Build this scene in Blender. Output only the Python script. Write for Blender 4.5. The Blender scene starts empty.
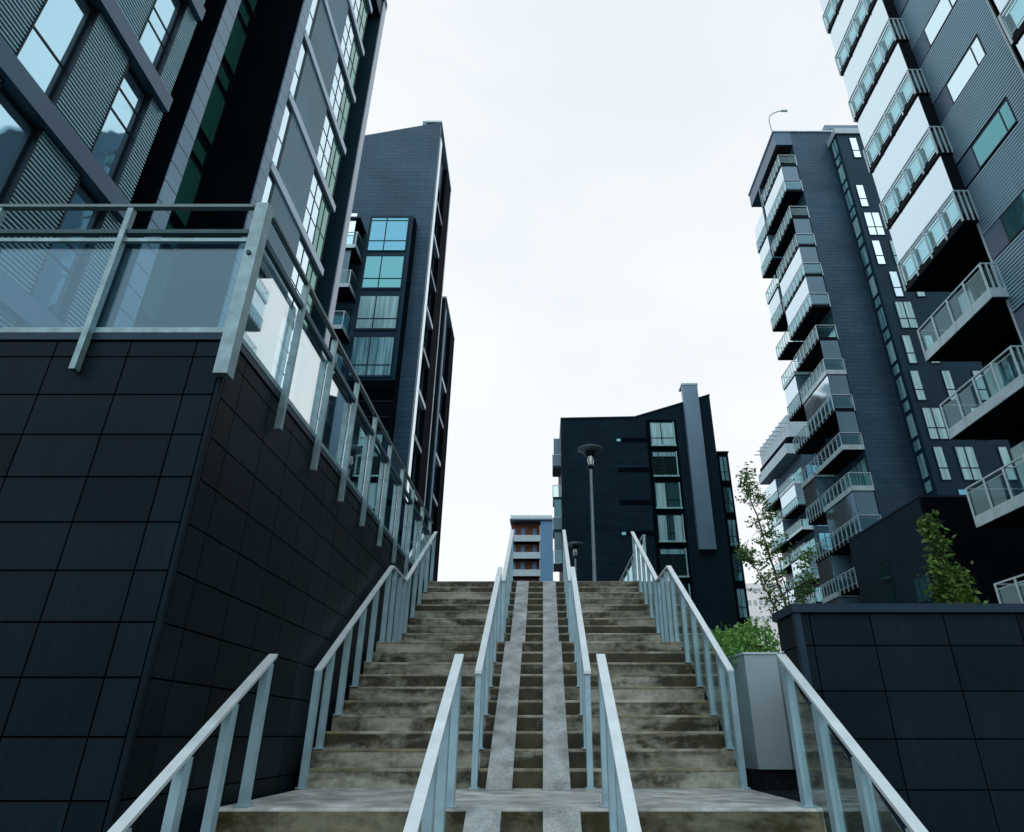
import bpy, math, random
from mathutils import Vector
random.seed(7)
C = bpy.context.scene.collection
R = math.radians

# ------------------------------------------------------------------ materials
def new_mat(name):
    m = bpy.data.materials.new(name); m.use_nodes = True
    nt = m.node_tree; return m, nt, nt.nodes, nt.links, nt.nodes['Principled BSDF']

def tone(name, col, rough=.5, metal=0., spec=.5, var=.25, scale=3., bump=0., bscale=40., stretch=(1, 1, 1)):
    """plain surface with soft uneven colour and roughness"""
    m, nt, N, L, b = new_mat(name)
    tc = N.new('ShaderNodeTexCoord'); mp = N.new('ShaderNodeMapping'); mp.inputs['Scale'].default_value = stretch
    L.new(tc.outputs['Object'], mp.inputs['Vector'])
    n = N.new('ShaderNodeTexNoise'); n.inputs['Scale'].default_value = scale; n.inputs['Detail'].default_value = 5
    L.new(mp.outputs[0], n.inputs['Vector'])
    r = N.new('ShaderNodeValToRGB')
    r.color_ramp.elements[0].position = .3; r.color_ramp.elements[1].position = .7
    r.color_ramp.elements[0].color = [c * (1 - var) for c in col] + [1]
    r.color_ramp.elements[1].color = [min(1, c * (1 + var)) for c in col] + [1]
    L.new(n.outputs['Fac'], r.inputs[0]); L.new(r.outputs[0], b.inputs['Base Color'])
    mr = N.new('ShaderNodeMapRange'); mr.inputs['To Min'].default_value = max(.02, rough - .08); mr.inputs['To Max'].default_value = min(1, rough + .08)
    L.new(n.outputs['Fac'], mr.inputs['Value']); L.new(mr.outputs[0], b.inputs['Roughness'])
    b.inputs['Metallic'].default_value = metal; b.inputs['Specular IOR Level'].default_value = spec
    if max(col) < .15 and col[2] > col[0] * 1.2: b.inputs['Specular Tint'].default_value = (.34, .66, 1, 1)
    if name == 'dark_tile':
        ge = N.new('ShaderNodeNewGeometry'); mm = N.new('ShaderNodeMapRange'); mm.inputs['To Min'].default_value = .72; mm.inputs['To Max'].default_value = 1.28
        L.new(ge.outputs['Random Per Island'], mm.inputs['Value']); vs = N.new('ShaderNodeVectorMath'); vs.operation = 'SCALE'
        # rain streaks: fine vertical dust marks
        ms = N.new('ShaderNodeMapping'); ms.inputs['Scale'].default_value = (9, 9, .7); L.new(tc.outputs['Object'], ms.inputs['Vector'])
        ns = N.new('ShaderNodeTexNoise'); ns.inputs['Scale'].default_value = 2.2; ns.inputs['Detail'].default_value = 6; L.new(ms.outputs[0], ns.inputs['Vector'])
        rs = N.new('ShaderNodeMapRange'); rs.inputs['From Min'].default_value = .45; rs.inputs['From Max'].default_value = .8; rs.inputs['To Min'].default_value = 1; rs.inputs['To Max'].default_value = 1.35
        L.new(ns.outputs['Fac'], rs.inputs['Value']); m2 = N.new('ShaderNodeMath'); m2.operation = 'MULTIPLY'; L.new(rs.outputs[0], m2.inputs[0]); L.new(mm.outputs[0], m2.inputs[1])
        L.new(r.outputs[0], vs.inputs[0]); L.new(m2.outputs[0], vs.inputs['Scale']); L.new(vs.outputs[0], b.inputs['Base Color'])
    if bump:
        n2 = N.new('ShaderNodeTexNoise'); n2.inputs['Scale'].default_value = bscale; n2.inputs['Detail'].default_value = 4
        L.new(mp.outputs[0], n2.inputs['Vector'])
        bp = N.new('ShaderNodeBump'); bp.inputs['Strength'].default_value = bump; bp.inputs['Distance'].default_value = .01
        L.new(n2.outputs['Fac'], bp.inputs['Height']); L.new(bp.outputs[0], b.inputs['Normal'])
    return m

def cladding(name, c1, c2, joint, bw=1.25, rh=.3, rough=.45, spec=.35, mort=.012, offset=.5):
    """flat cladding boards drawn as coursed panels; works on walls along x or y"""
    m, nt, N, L, b = new_mat(name)
    g = N.new('ShaderNodeNewGeometry'); tc = N.new('ShaderNodeTexCoord')
    sp = N.new('ShaderNodeSeparateXYZ'); sn = N.new('ShaderNodeSeparateXYZ')
    L.new(tc.outputs['Object'], sp.inputs[0]); L.new(g.outputs['True Normal'], sn.inputs[0])
    ab = N.new('ShaderNodeMath'); ab.operation = 'ABSOLUTE'; L.new(sn.outputs['X'], ab.inputs[0])
    gt = N.new('ShaderNodeMath'); gt.operation = 'GREATER_THAN'; gt.inputs[1].default_value = .6; L.new(ab.outputs[0], gt.inputs[0])
    mx = N.new('ShaderNodeMix'); L.new(gt.outputs[0], mx.inputs['Factor']); L.new(sp.outputs['X'], mx.inputs[2]); L.new(sp.outputs['Y'], mx.inputs[3])
    cb = N.new('ShaderNodeCombineXYZ'); L.new(mx.outputs[0], cb.inputs['X']); L.new(sp.outputs['Z'], cb.inputs['Y'])
    br = N.new('ShaderNodeTexBrick'); br.offset = offset
    br.inputs['Scale'].default_value = 1; br.inputs['Brick Width'].default_value = bw; br.inputs['Row Height'].default_value = rh
    br.inputs['Mortar Size'].default_value = mort; br.inputs['Mortar Smooth'].default_value = .3; br.inputs['Bias'].default_value = -.1
    br.inputs['Color1'].default_value = (*c1, 1); br.inputs['Color2'].default_value = (*c2, 1); br.inputs['Mortar'].default_value = (*joint, 1)
    L.new(cb.outputs[0], br.inputs['Vector'])
    n = N.new('ShaderNodeTexNoise'); n.inputs['Scale'].default_value = .35; n.inputs['Detail'].default_value = 4
    L.new(tc.outputs['Object'], n.inputs['Vector'])
    mr = N.new('ShaderNodeMapRange'); mr.inputs['From Min'].default_value = .3; mr.inputs['From Max'].default_value = .7
    mr.inputs['To Min'].default_value = .75; mr.inputs['To Max'].default_value = 1.2; L.new(n.outputs['Fac'], mr.inputs['Value'])
    vm = N.new('ShaderNodeVectorMath'); vm.operation = 'SCALE'; L.new(br.outputs['Color'], vm.inputs[0]); L.new(mr.outputs[0], vm.inputs['Scale'])
    L.new(vm.outputs[0], b.inputs['Base Color'])
    b.inputs['Roughness'].default_value = rough; b.inputs['Specular IOR Level'].default_value = spec
    b.inputs['Specular Tint'].default_value = (.34, .66, 1, 1)
    bp = N.new('ShaderNodeBump'); bp.inputs['Strength'].default_value = .6; bp.inputs['Distance'].default_value = .02; bp.invert = True
    L.new(br.outputs['Fac'], bp.inputs['Height']); L.new(bp.outputs[0], b.inputs['Normal'])
    return m

def mirror_glass(name, col, rough=.03, metal=1., wob=.05, curtain=None):
    """coated window glass: mostly mirrors the sky; optional curtain folds behind"""
    m, nt, N, L, b = new_mat(name)
    b.inputs['Base Color'].default_value = (*col, 1); b.inputs['Metallic'].default_value = metal
    b.inputs['Roughness'].default_value = rough; b.inputs['Specular IOR Level'].default_value = .8
    tc = N.new('ShaderNodeTexCoord')
    n = N.new('ShaderNodeTexNoise'); n.inputs['Scale'].default_value = .9; n.inputs['Detail'].default_value = 2
    L.new(tc.outputs['Object'], n.inputs['Vector'])
    bp = N.new('ShaderNodeBump'); bp.inputs['Strength'].default_value = wob; bp.inputs['Distance'].default_value = .1
    L.new(n.outputs['Fac'], bp.inputs['Height']); L.new(bp.outputs[0], b.inputs['Normal'])
    if curtain:
        mp = N.new('ShaderNodeMapping'); mp.inputs['Scale'].default_value = (1, 1, .05); L.new(tc.outputs['Object'], mp.inputs['Vector'])
        n2 = N.new('ShaderNodeTexNoise'); n2.inputs['Scale'].default_value = 5.5; n2.inputs['Detail'].default_value = 3; L.new(mp.outputs[0], n2.inputs['Vector'])
        r = N.new('ShaderNodeValToRGB'); r.color_ramp.elements[0].position = .38; r.color_ramp.elements[1].position = .62
        r.color_ramp.elements[0].color = (*curtain[0], 1); r.color_ramp.elements[1].color = (*curtain[1], 1)
        L.new(n2.outputs['Fac'], r.inputs[0]); L.new(r.outputs[0], b.inputs['Base Color'])
    return m

def clear_glass(name, tint, reflect=.15, gain=1.0, milky=0., mcol=(.3, .42, .5), gcol=(.86, .95, .97)):
    m, nt, N, L, b = new_mat(name)
    N.remove(b); out = N['Material Output']
    t = N.new('ShaderNodeBsdfTransparent'); t.inputs[0].default_value = (*tint, 1)
    d = N.new('ShaderNodeBsdfDiffuse'); d.inputs[0].default_value = (*mcol, 1)
    g = N.new('ShaderNodeBsdfGlossy'); g.inputs['Roughness'].default_value = .02; g.inputs[0].default_value = (*gcol, 1)
    lw = N.new('ShaderNodeLayerWeight'); lw.inputs['Blend'].default_value = .5
    pw = N.new('ShaderNodeMath'); pw.operation = 'POWER'; pw.inputs[1].default_value = 5; L.new(lw.outputs['Facing'], pw.inputs[0])
    f = N.new('ShaderNodeMath'); f.operation = 'MULTIPLY_ADD'; f.inputs[1].default_value = .96; f.inputs[2].default_value = .04; L.new(pw.outputs[0], f.inputs[0])
    ma = N.new('ShaderNodeMath'); ma.operation = 'MULTIPLY_ADD'; ma.use_clamp = True
    ma.inputs[1].default_value = gain; ma.inputs[2].default_value = reflect
    L.new(f.outputs[0], ma.inputs[0])
    m0 = N.new('ShaderNodeMixShader'); m0.inputs[0].default_value = milky; L.new(t.outputs[0], m0.inputs[1]); L.new(d.outputs[0], m0.inputs[2])
    mx = N.new('ShaderNodeMixShader'); L.new(ma.outputs[0], mx.inputs[0]); L.new(m0.outputs[0], mx.inputs[1]); L.new(g.outputs[0], mx.inputs[2])
    L.new(mx.outputs[0], out.inputs[0])
    return m

def concrete(name, light, dark, amount=.5, streak=(.35, 1.2, 2.2), seed=0., fine=.12, warm=1., lane=False):
    """weathered concrete: broad damp algae blotches of their own shape, fine grain"""
    m, nt, N, L, b = new_mat(name)
    tc = N.new('ShaderNodeTexCoord')
    mp = N.new('ShaderNodeMapping'); mp.inputs['Scale'].default_value = streak; mp.inputs['Location'].default_value = (seed, seed * .7, 0)
    L.new(tc.outputs['Object'], mp.inputs['Vector'])
    n = N.new('ShaderNodeTexNoise'); n.inputs['Scale'].default_value = 2.6; n.inputs['Detail'].default_value = 7; n.inputs['Roughness'].default_value = .62; n.inputs['Distortion'].default_value = .5
    L.new(mp.outputs[0], n.inputs['Vector'])
    r = N.new('ShaderNodeValToRGB'); e = r.color_ramp.elements
    e[0].position = .5 - amount * .22; e[1].position = .5 + (1 - amount) * .2 + .02
    e[0].color = (1, 1, 1, 1); e[1].color = (0, 0, 0, 1)
    e[0].color = (0, 0, 0, 1); e[1].color = (1, 1, 1, 1)
    r.color_ramp.elements[0].position = .565 - amount * .3; r.color_ramp.elements[1].position = .775 - amount * .3
    src = n.outputs['Fac']
    # second, finer blotch layer breaks up the edge of the first
    nb = N.new('ShaderNodeTexNoise'); nb.inputs['Scale'].default_value = 14; nb.inputs['Detail'].default_value = 5
    L.new(tc.outputs['Object'], nb.inputs['Vector'])
    ad = N.new('ShaderNodeMath'); ad.operation = 'MULTIPLY_ADD'; ad.inputs[1].default_value = .22; L.new(nb.outputs['Fac'], ad.inputs[0]); L.new(src, ad.inputs[2])
    sb = N.new('ShaderNodeMath'); sb.operation = 'SUBTRACT'; L.new(ad.outputs[0], sb.inputs[0]); sb.inputs[1].default_value = .11; src = sb.outputs[0]
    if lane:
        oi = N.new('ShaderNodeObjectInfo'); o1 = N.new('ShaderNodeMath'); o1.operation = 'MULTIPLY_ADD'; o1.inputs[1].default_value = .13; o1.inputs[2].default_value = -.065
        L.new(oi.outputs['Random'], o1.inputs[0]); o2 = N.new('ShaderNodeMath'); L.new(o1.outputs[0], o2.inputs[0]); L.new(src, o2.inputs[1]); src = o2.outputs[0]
        # dark blotches are denser in the lane between the centre handrails
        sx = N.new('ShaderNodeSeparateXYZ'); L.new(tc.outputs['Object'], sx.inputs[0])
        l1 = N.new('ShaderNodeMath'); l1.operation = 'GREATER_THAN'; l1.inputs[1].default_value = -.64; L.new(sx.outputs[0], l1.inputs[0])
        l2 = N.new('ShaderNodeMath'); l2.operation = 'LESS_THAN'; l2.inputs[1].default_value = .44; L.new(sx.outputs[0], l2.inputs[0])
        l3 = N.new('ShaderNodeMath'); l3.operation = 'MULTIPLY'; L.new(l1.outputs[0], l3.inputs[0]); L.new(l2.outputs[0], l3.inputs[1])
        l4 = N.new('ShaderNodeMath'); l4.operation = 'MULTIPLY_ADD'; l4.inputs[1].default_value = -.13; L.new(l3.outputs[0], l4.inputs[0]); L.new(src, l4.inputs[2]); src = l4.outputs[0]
    L.new(src, r.inputs[0])
    f = N.new('ShaderNodeTexNoise'); f.inputs['Scale'].default_value = 55; f.inputs['Detail'].default_value = 6; L.new(tc.outputs['Object'], f.inputs['Vector'])
    f2 = N.new('ShaderNodeTexNoise'); f2.inputs['Scale'].default_value = 4.5; f2.inputs['Detail'].default_value = 6; L.new(tc.outputs['Object'], f2.inputs['Vector'])
    cl = N.new('ShaderNodeValToRGB'); cl.color_ramp.elements[0].position = .3; cl.color_ramp.elements[1].position = .75
    cl.color_ramp.elements[0].color = (*[c * .62 for c in light], 1); cl.color_ramp.elements[1].color = (*light, 1)
    L.new(f2.outputs['Fac'], cl.inputs[0])
    cd = N.new('ShaderNodeValToRGB'); cd.color_ramp.elements[0].position = .35; cd.color_ramp.elements[1].position = .7
    cd.color_ramp.elements[0].color = (*dark, 1); cd.color_ramp.elements[1].color = (dark[0] * 2.3, dark[1] * 2.2, dark[2] * (2.2 - .7 * warm), 1)
    L.new(f2.outputs['Fac'], cd.inputs[0])
    mx = N.new('ShaderNodeMix'); mx.data_type = 'RGBA'; L.new(r.outputs[0], mx.inputs['Factor']); L.new(cd.outputs[0], mx.inputs[6]); L.new(cl.outputs[0], mx.inputs[7])
    gm = N.new('ShaderNodeMapRange'); gm.inputs['To Min'].default_value = 1 - fine * 2; gm.inputs['To Max'].default_value = 1 + fine * 2; L.new(f.outputs['Fac'], gm.inputs['Value'])
    vm = N.new('ShaderNodeVectorMath'); vm.operation = 'SCALE'; L.new(mx.outputs[2], vm.inputs[0]); L.new(gm.outputs[0], vm.inputs['Scale'])
    L.new(vm.outputs[0], b.inputs['Base Color'])
    mr = N.new('ShaderNodeMapRange'); mr.inputs['To Min'].default_value = .45; mr.inputs['To Max'].default_value = .85; L.new(r.outputs[0], mr.inputs['Value']); L.new(mr.outputs[0], b.inputs['Roughness'])
    b.inputs['Specular IOR Level'].default_value = .3
    bp = N.new('ShaderNodeBump'); bp.inputs['Strength'].default_value = .35; bp.inputs['Distance'].default_value = .006
    L.new(f.outputs['Fac'], bp.inputs['Height']); L.new(bp.outputs[0], b.inputs['Normal'])
    return m

def leafmat(name, c1, c2):
    m, nt, N, L, b = new_mat(name)
    g = N.new('ShaderNodeNewGeometry'); r = N.new('ShaderNodeValToRGB')
    r.color_ramp.elements[0].color = (*c1, 1); r.color_ramp.elements[1].color = (*c2, 1)
    L.new(g.outputs['Random Per Island'], r.inputs[0]); L.new(r.outputs[0], b.inputs['Base Color'])
    b.inputs['Roughness'].default_value = .5
    t = N.new('ShaderNodeBsdfTranslucent'); L.new(r.outputs[0], t.inputs[0])
    mx = N.new('ShaderNodeMixShader'); mx.inputs[0].default_value = .3
    L.new(b.outputs[0], mx.inputs[1]); L.new(t.outputs[0], mx.inputs[2]); L.new(mx.outputs[0], N['Material Output'].inputs[0])
    return m

M = dict(
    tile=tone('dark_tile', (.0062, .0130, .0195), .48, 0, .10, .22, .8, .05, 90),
    joint=tone('joint_black', (.002, .003, .005), .8, 0, .1),
    coping=tone('coping_metal', (.016, .029, .046), .4, .2, .4, .2, 1.5),
    clad=cladding('tower_cladding', (.034, .076, .118), (.046, .096, .142), (.008, .013, .022), 1.3, .33, .42, .4),
    clad_dark=cladding('dark_board_cladding', (.006, .019, .031), (.008, .025, .039), (.003, .005, .009), 2.2, .3, .62, .15),
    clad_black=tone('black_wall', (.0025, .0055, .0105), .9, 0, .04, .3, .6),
    clad_teal=tone('teal_render', (.008, .036, .058), .5, 0, .25, .2, .5),
    strip=cladding('pale_edge_tiles', (.19, .35, .48), (.24, .42, .55), (.05, .06, .09), 3.0, .55, .35, .5, .02, 0.),
    fin=tone('pale_fin_metal', (.40, .50, .60), .38, .3, .5, .1, .5),
    band=tone('steel_band', (.065, .135, .21), .38, .35, .5, .15, .4),
    band_pale=tone('pale_steel_band', (.42, .56, .68), .38, .3, .5, .12, .4),
    rib=tone('corrugated_rib', (.30, .50, .57), .38, .5, .5, .12, .3),
    rib_fine=tone('corrugated_rib_blue', (.26, .43, .53), .38, .4, .5, .12, .3),
    ribback=tone('rib_gap', (.006, .012, .018), .7, 0, .2),
    rail=tone('painted_rail', (.66, .80, .86), .38, .15, .5, .10, 6., .1, 60),
    post=tone('painted_post', (.33, .53, .62), .42, .2, .5, .16, 5., .12, 60),
    galv=tone('galvanised_steel', (.22, .36, .40), .40, .45, .5, .25, 9., .2, 50),
    galv_mid=tone('weathered_rail', (.10, .175, .20), .4, .45, .5, .2, 9., .2, 50),
    galv_dark=tone('dark_galvanised', (.05, .09, .10), .45, .4, .4, .2, 5.),
    alu=tone('balcony_metal', (.46, .63, .69), .4, .3, .5, .15, 2.),
    soffit=tone('balcony_soffit', (.004, .006, .010), .7, 0, .15, .2, 2.),
    soffit_brown=tone('wood_soffit', (.045, .012, .010), .5, 0, .3, .3, 3., stretch=(1, 6, 1)),
    brownwall=tone('brown_board_wall', (.20, .075, .035), .6, 0, .3, .3, 2.),
    steelblue=tone('steel_blue_panel', (.10, .26, .44), .5, 0, .4, .08, .3),
    greypanel=tone('grey_end_panel', (.13, .25, .34), .4, .1, .5, .1, .6),
    chimney=tone('ribbed_grey_shaft', (.16, .28, .38), .4, .4, .5, .1, .3),
    g_sky=mirror_glass('sky_glass', (.66, .87, .95), .03, 1., .10),
    g_cyan=mirror_glass('tinted_window', (.46, .74, .86), .04, .92, .08),
    g_white=mirror_glass('pale_glass', (.66, .82, .90), .10, .9, .06),
    g_green=mirror_glass('green_glass', (.06, .32, .27), .06, .55, .08),
    g_dark=mirror_glass('dark_glass', (.05, .13, .15), .05, .8, .1),
    g_teal=mirror_glass('teal_glass', (.11, .36, .41), .06, .75, .12),
    g_blue=mirror_glass('blue_glass', (.12, .36, .50), .06, .85, .1),
    g_curtain=mirror_glass('curtained_glass', (.2, .5, .6), .25, .2, .05, ((.05, .20, .25), (.30, .62, .70))),
    g_curtain_pale=mirror_glass('pale_curtained_glass', (.2, .5, .6), .25, .2, .05, ((.22, .46, .50), (.42, .74, .78))),
    frame=tone('dark_frame', (.008, .014, .020), .45, 0, .4),
    frame_teal=tone('teal_frame', (.28, .58, .62), .4, .2, .5),
    glass_front=clear_glass('balustrade_glass', (.80, .92, .95), .05, 1.0, .025, (.16, .36, .52), (.50, .76, .95)),
    glass_side=clear_glass('balustrade_glass_side', (.86, .94, .96), .28, 2.4),
    glass_thin=clear_glass('railing_glass', (.86, .95, .96), .012, 1.0, .012, (.2, .42, .45), (.62, .88, .93)),
    glass_stair=clear_glass('stair_rail_glass', (.90, .965, .96), .03, 1.6, .01, (.25, .45, .45)),
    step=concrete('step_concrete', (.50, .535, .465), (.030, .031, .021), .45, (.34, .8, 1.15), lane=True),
    edge=concrete('highlight_edge_concrete', (.52, .54, .48), (.10, .10, .08), .36, (.6, 1., 1.), 1.4),  # paler than the steps: bright edge line painted as colour
    landing=concrete('landing_concrete', (.80, .88, .90), (.22, .25, .25), .26, (.6, .8, 1.6), 5.1, warm=0.),
    mossy=concrete('mossy_riser', (.24, .25, .18), (.022, .024, .010), .60, (.5, 1., 2.), 8.7),
    ramp=concrete('ramp_concrete', (.52, .64, .67), (.20, .24, .25), .20, (1.4, 1., 1.), 2.2, .30, warm=0.),
    planter=tone('planter_metal', (.36, .49, .56), .45, .35, .5, .10, 1.2),
    plinth=tone('stone_plinth', (.012, .013, .016), .85, 0, .2, .6, 30., .6, 60),
    grate=tone('drain_iron', (.03, .04, .05), .5, .5, .4, .3, 8.),
    ground=tone('asphalt_ground', (.046, .052, .056), .9, 0, .2, .25, 1.5, .4, 30),
    paving=tone('paving', (.16, .19, .20), .85, 0, .2, .2, 1.5, .3, 30),
    soil=tone('soil', (.020, .024, .020), .95, 0, .1, .4, 4., .5, 20),
    bark=tone('bark', (.075, .075, .060), .9, 0, .1, .3, 8.),
    leaf=leafmat('leaf_green', (.030, .10, .030), (.14, .32, .09)),
    leaf_bright=leafmat('leaf_bright', (.05, .18, .03), (.28, .56, .14)),
    leaf_olive=leafmat('leaf_olive', (.018, .065, .020), (.15, .31, .05)),
    white=tone('white_render', (.88, .92, .94), .7, 0, .3, .05, .2),
    greywin=tone('far_window', (.42, .50, .55), .3, 0, .5),
    lamp_glass=clear_glass('lantern_glass', (.8, .85, .85), .2, 1., .35, (.6, .62, .6)),
    lampmetal=tone('lamp_metal', (.20, .29, .33), .4, .5, .5, .15, 4.),
)

# ------------------------------------------------------------------ builders
class MB:
    def __init__(s): s.v = []; s.f = []
    def box(s, x0, x1, y0, y1, z0, z1):
        if x0 > x1: x0, x1 = x1, x0
        if y0 > y1: y0, y1 = y1, y0
        if z0 > z1: z0, z1 = z1, z0
        n = len(s.v)
        s.v += [(x0, y0, z0), (x1, y0, z0), (x1, y1, z0), (x0, y1, z0), (x0, y0, z1), (x1, y0, z1), (x1, y1, z1), (x0, y1, z1)]
        s.f += [tuple(n + i for i in q) for q in ((0, 3, 2, 1), (4, 5, 6, 7), (0, 1, 5, 4), (1, 2, 6, 5), (2, 3, 7, 6), (3, 0, 4, 7))]
        return s
    def prism_x(s, prof, x0, x1):
        """profile of (y, z) points run from x0 to x1"""
        n = len(s.v); k = len(prof)
        s.v += [(x0, y, z) for y, z in prof] + [(x1, y, z) for y, z in prof]
        s.f += [tuple(n + i for i in range(k))[::-1], tuple(n + k + i for i in range(k))]
        s.f += [(n + i, n + (i + 1) % k, n + k + (i + 1) % k, n + k + i) for i in range(k)]
        return s
    def prism_y(s, prof, y0, y1):
        n = len(s.v); k = len(prof)
        s.v += [(x, y0, z) for x, z in prof] + [(x, y1, z) for x, z in prof]
        s.f += [tuple(n + i for i in range(k)), tuple(n + k + i for i in range(k))[::-1]]
        s.f += [(n + i, n + k + i, n + k + (i + 1) % k, n + (i + 1) % k) for i in range(k)]
        return s
    def prism_z(s, prof, z0, z1):
        n = len(s.v); k = len(prof)
        s.v += [(x, y, z0) for x, y in prof] + [(x, y, z1) for x, y in prof]
        s.f += [tuple(n + i for i in range(k))[::-1], tuple(n + k + i for i in range(k))]
        s.f += [(n + i, n + (i + 1) % k, n + k + (i + 1) % k, n + k + i) for i in range(k)]
        return s
    def tube(s, p0, p1, r0, r1=None, n=8):
        r1 = r0 if r1 is None else r1
        p0 = Vector(p0); p1 = Vector(p1); d = (p1 - p0)
        if d.length < 1e-6: return s
        d.normalize(); a = d.orthogonal().normalized(); b = d.cross(a); k = len(s.v)
        for p, r in ((p0, r0), (p1, r1)):
            for i in range(n):
                t = 2 * math.pi * i / n; s.v.append(tuple(p + a * math.cos(t) * r + b * math.sin(t) * r))
        s.f += [(k + i, k + (i + 1) % n, k + n + (i + 1) % n, k + n + i) for i in range(n)]
        s.f += [tuple(k + i for i in range(n))[::-1], tuple(k + n + i for i in range(n))]
        return s
    def lathe(s, cx, cy, prof, n=24):
        k = len(s.v); m = len(prof)
        for r, z in prof:
            for i in range(n):
                t = 2 * math.pi * i / n; s.v.append((cx + r * math.cos(t), cy + r * math.sin(t), z))
        for j in range(m - 1):
            s.f += [(k + j * n + i, k + j * n + (i + 1) % n, k + (j + 1) * n + (i + 1) % n, k + (j + 1) * n + i) for i in range(n)]
        s.f += [tuple(k + i for i in range(n))[::-1], tuple(k + (m - 1) * n + i for i in range(n))]
        return s
    def leaf(s, c, d, w, l, roll):
        d = d.normalized(); a = d.orthogonal().normalized(); b = d.cross(a)
        u = a * math.cos(roll) + b * math.sin(roll); n = len(s.v)
        s.v += [tuple(c), tuple(c + d * l * .45 + u * w * .5), tuple(c + d * l), tuple(c + d * l * .45 - u * w * .5)]
        s.f.append((n, n + 1, n + 2, n + 3)); return s
    def build(s, name, mat, parent=None, base=None, smooth=False):
        o0 = Vector((0, 0, 0))
        if parent is not None: o0 = Vector(parent['_o'])
        elif base is not None: o0 = Vector(base)
        me = bpy.data.meshes.new(name)
        me.from_pydata([(x - o0.x, y - o0.y, z - o0.z) for x, y, z in s.v], [], s.f)
        me.materials.append(mat); me.update()
        if smooth: me.polygons.foreach_set('use_smooth', [True] * len(me.polygons))
        o = bpy.data.objects.new(name, me); C.objects.link(o)
        if parent is not None:
            o.parent = parent; o['_o'] = list(o0)
        else:
            o.location = o0; o['_o'] = list(o0)
        return o

def thing(name, label, cat, loc, group=None):
    o = bpy.data.objects.new(name, None); C.objects.link(o); o.location = loc; o['_o'] = list(loc)
    o.empty_display_size = .3
    o['label'] = label; o['category'] = cat
    if group: o['group'] = group
    return o
def tag(o, label, cat, group=None):
    o['label'] = label; o['category'] = cat
    if group: o['group'] = group
    return o
def struct(o): o['kind'] = 'structure'; return o

# ------------------------------------------------------------------ levels of the place
CAMZ = 1.61
RI, TR = .165, .275                     # riser, tread
ZL = 1.155                              # first landing
D0, D1 = 5.30, 7.21
D2 = 11.0                               # start of the last flight
ZM = ZL + 10 * RI                       # second landing
ZP = 27 * RI                            # plaza
DT = D2 + 9 * TR
XL, XR = -2.36, 1.96

struct(MB().box(-400, 400, -300, 900, -.5, 0).build('ground', M['ground']))
struct(MB().prism_z([(-80, 4.45), (-2.62, 4.45), (-2.62, DT + .05), (2.30, DT + .05), (2.30, 200), (-80, 200)], .01, ZP - .004).build('plaza', M['paving']))
struct(MB().prism_z([(2.66, 5.80), (80, 5.80), (80, 200), (2.30, 200), (2.30, 11.6), (2.66, 11.6)], .01, 2.25).build('terrace', M['soil']))

# ------------------------------------------------------------------ staircase
st = thing('staircase', 'wide weathered concrete outdoor stairs in three flights with two pale wheel ramps', 'stairs', (0, D0 - 6 * TR, 0))
def nosing_highlight(y0, z1):
    # step edge highlight put into the strip's pale colour, 3 mm proud
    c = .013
    MB().prism_x([(y0 - .003, z1 - .026), (y0 - .003, z1 - c), (y0 + c, z1 + .003), (y0 + .036, z1 + .003), (y0 + .036, z1 - .026)], XL + .002, XR - .002).build('nosing_highlight', M['edge'], st)
def step(y0, y1, z0, z1, mat):
    c = .016
    MB().prism_x([(y0, z0), (y0, z1 - c), (y0 + c, z1), (y1, z1), (y1, z0)], XL, XR).build('step', mat, st)
    nosing_highlight(y0, z1)
for k in range(1, 7):
    y0 = D0 - (7 - k) * TR; step(y0, y0 + TR - .001, 0, k * RI, M['mossy'])
MB().prism_x([(D0, 0), (D0, ZL - .016), (D0 + .014, ZL), (D1 - .001, ZL), (D1 - .001, 0)], XL + .06, XR).build('landing', M['landing'], st)
MB().box(XL + .07, XR - .01, D0 - .010, D0 - .001, ZL - RI + .002, ZL - .022).build('landing_riser', M['mossy'], st)
for k in range(1, 10):
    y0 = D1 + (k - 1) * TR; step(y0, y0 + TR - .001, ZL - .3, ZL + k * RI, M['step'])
y0 = D1 + 9 * TR
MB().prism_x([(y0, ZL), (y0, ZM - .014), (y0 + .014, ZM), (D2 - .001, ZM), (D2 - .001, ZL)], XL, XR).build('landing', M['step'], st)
nosing_highlight(y0, ZM)
for k in range(1, 10):
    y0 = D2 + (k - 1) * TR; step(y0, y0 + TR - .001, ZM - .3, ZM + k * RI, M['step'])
y0 = D2 + 9 * TR
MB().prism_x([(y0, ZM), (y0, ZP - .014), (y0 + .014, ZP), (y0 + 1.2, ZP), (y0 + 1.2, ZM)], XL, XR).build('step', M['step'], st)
nosing_highlight(y0, ZP)
for (a, b) in ((-.534, -.290), (0.0, .258)):
    for base, zb, n in ((D0 - 6 * TR, 0, 7), (D1, ZL, 10), (D2, ZM, 10)):
        ya, yb = base - .20, base + (n - 1) * TR + .012
        sl = RI / TR; h = .03
        zb2 = zb + n * RI - .022
        m = MB()
        L_ = yb - ya; seg = max(2, int(L_ / .9)); pts = []
        for i in range(seg + 1):
            t = i / seg; pts.append((ya + L_ * t, zb + .02 + (zb2 - zb - .02) * t))
        for i in range(seg):
            (p, q), (p2, q2) = pts[i], pts[i + 1]
            m.prism_x([(p + .003, q - .05), (p + .003, q + h), (p2 - .003, q2 + h), (p2 - .003, q2 - .05)], a, b)
        m.prism_x([(ya - .06, zb + .002), (ya + .004, zb + .048), (ya + .004, zb + .002)], a, b)
        m.build('wheel_ramp', M['ramp'], st)

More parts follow.
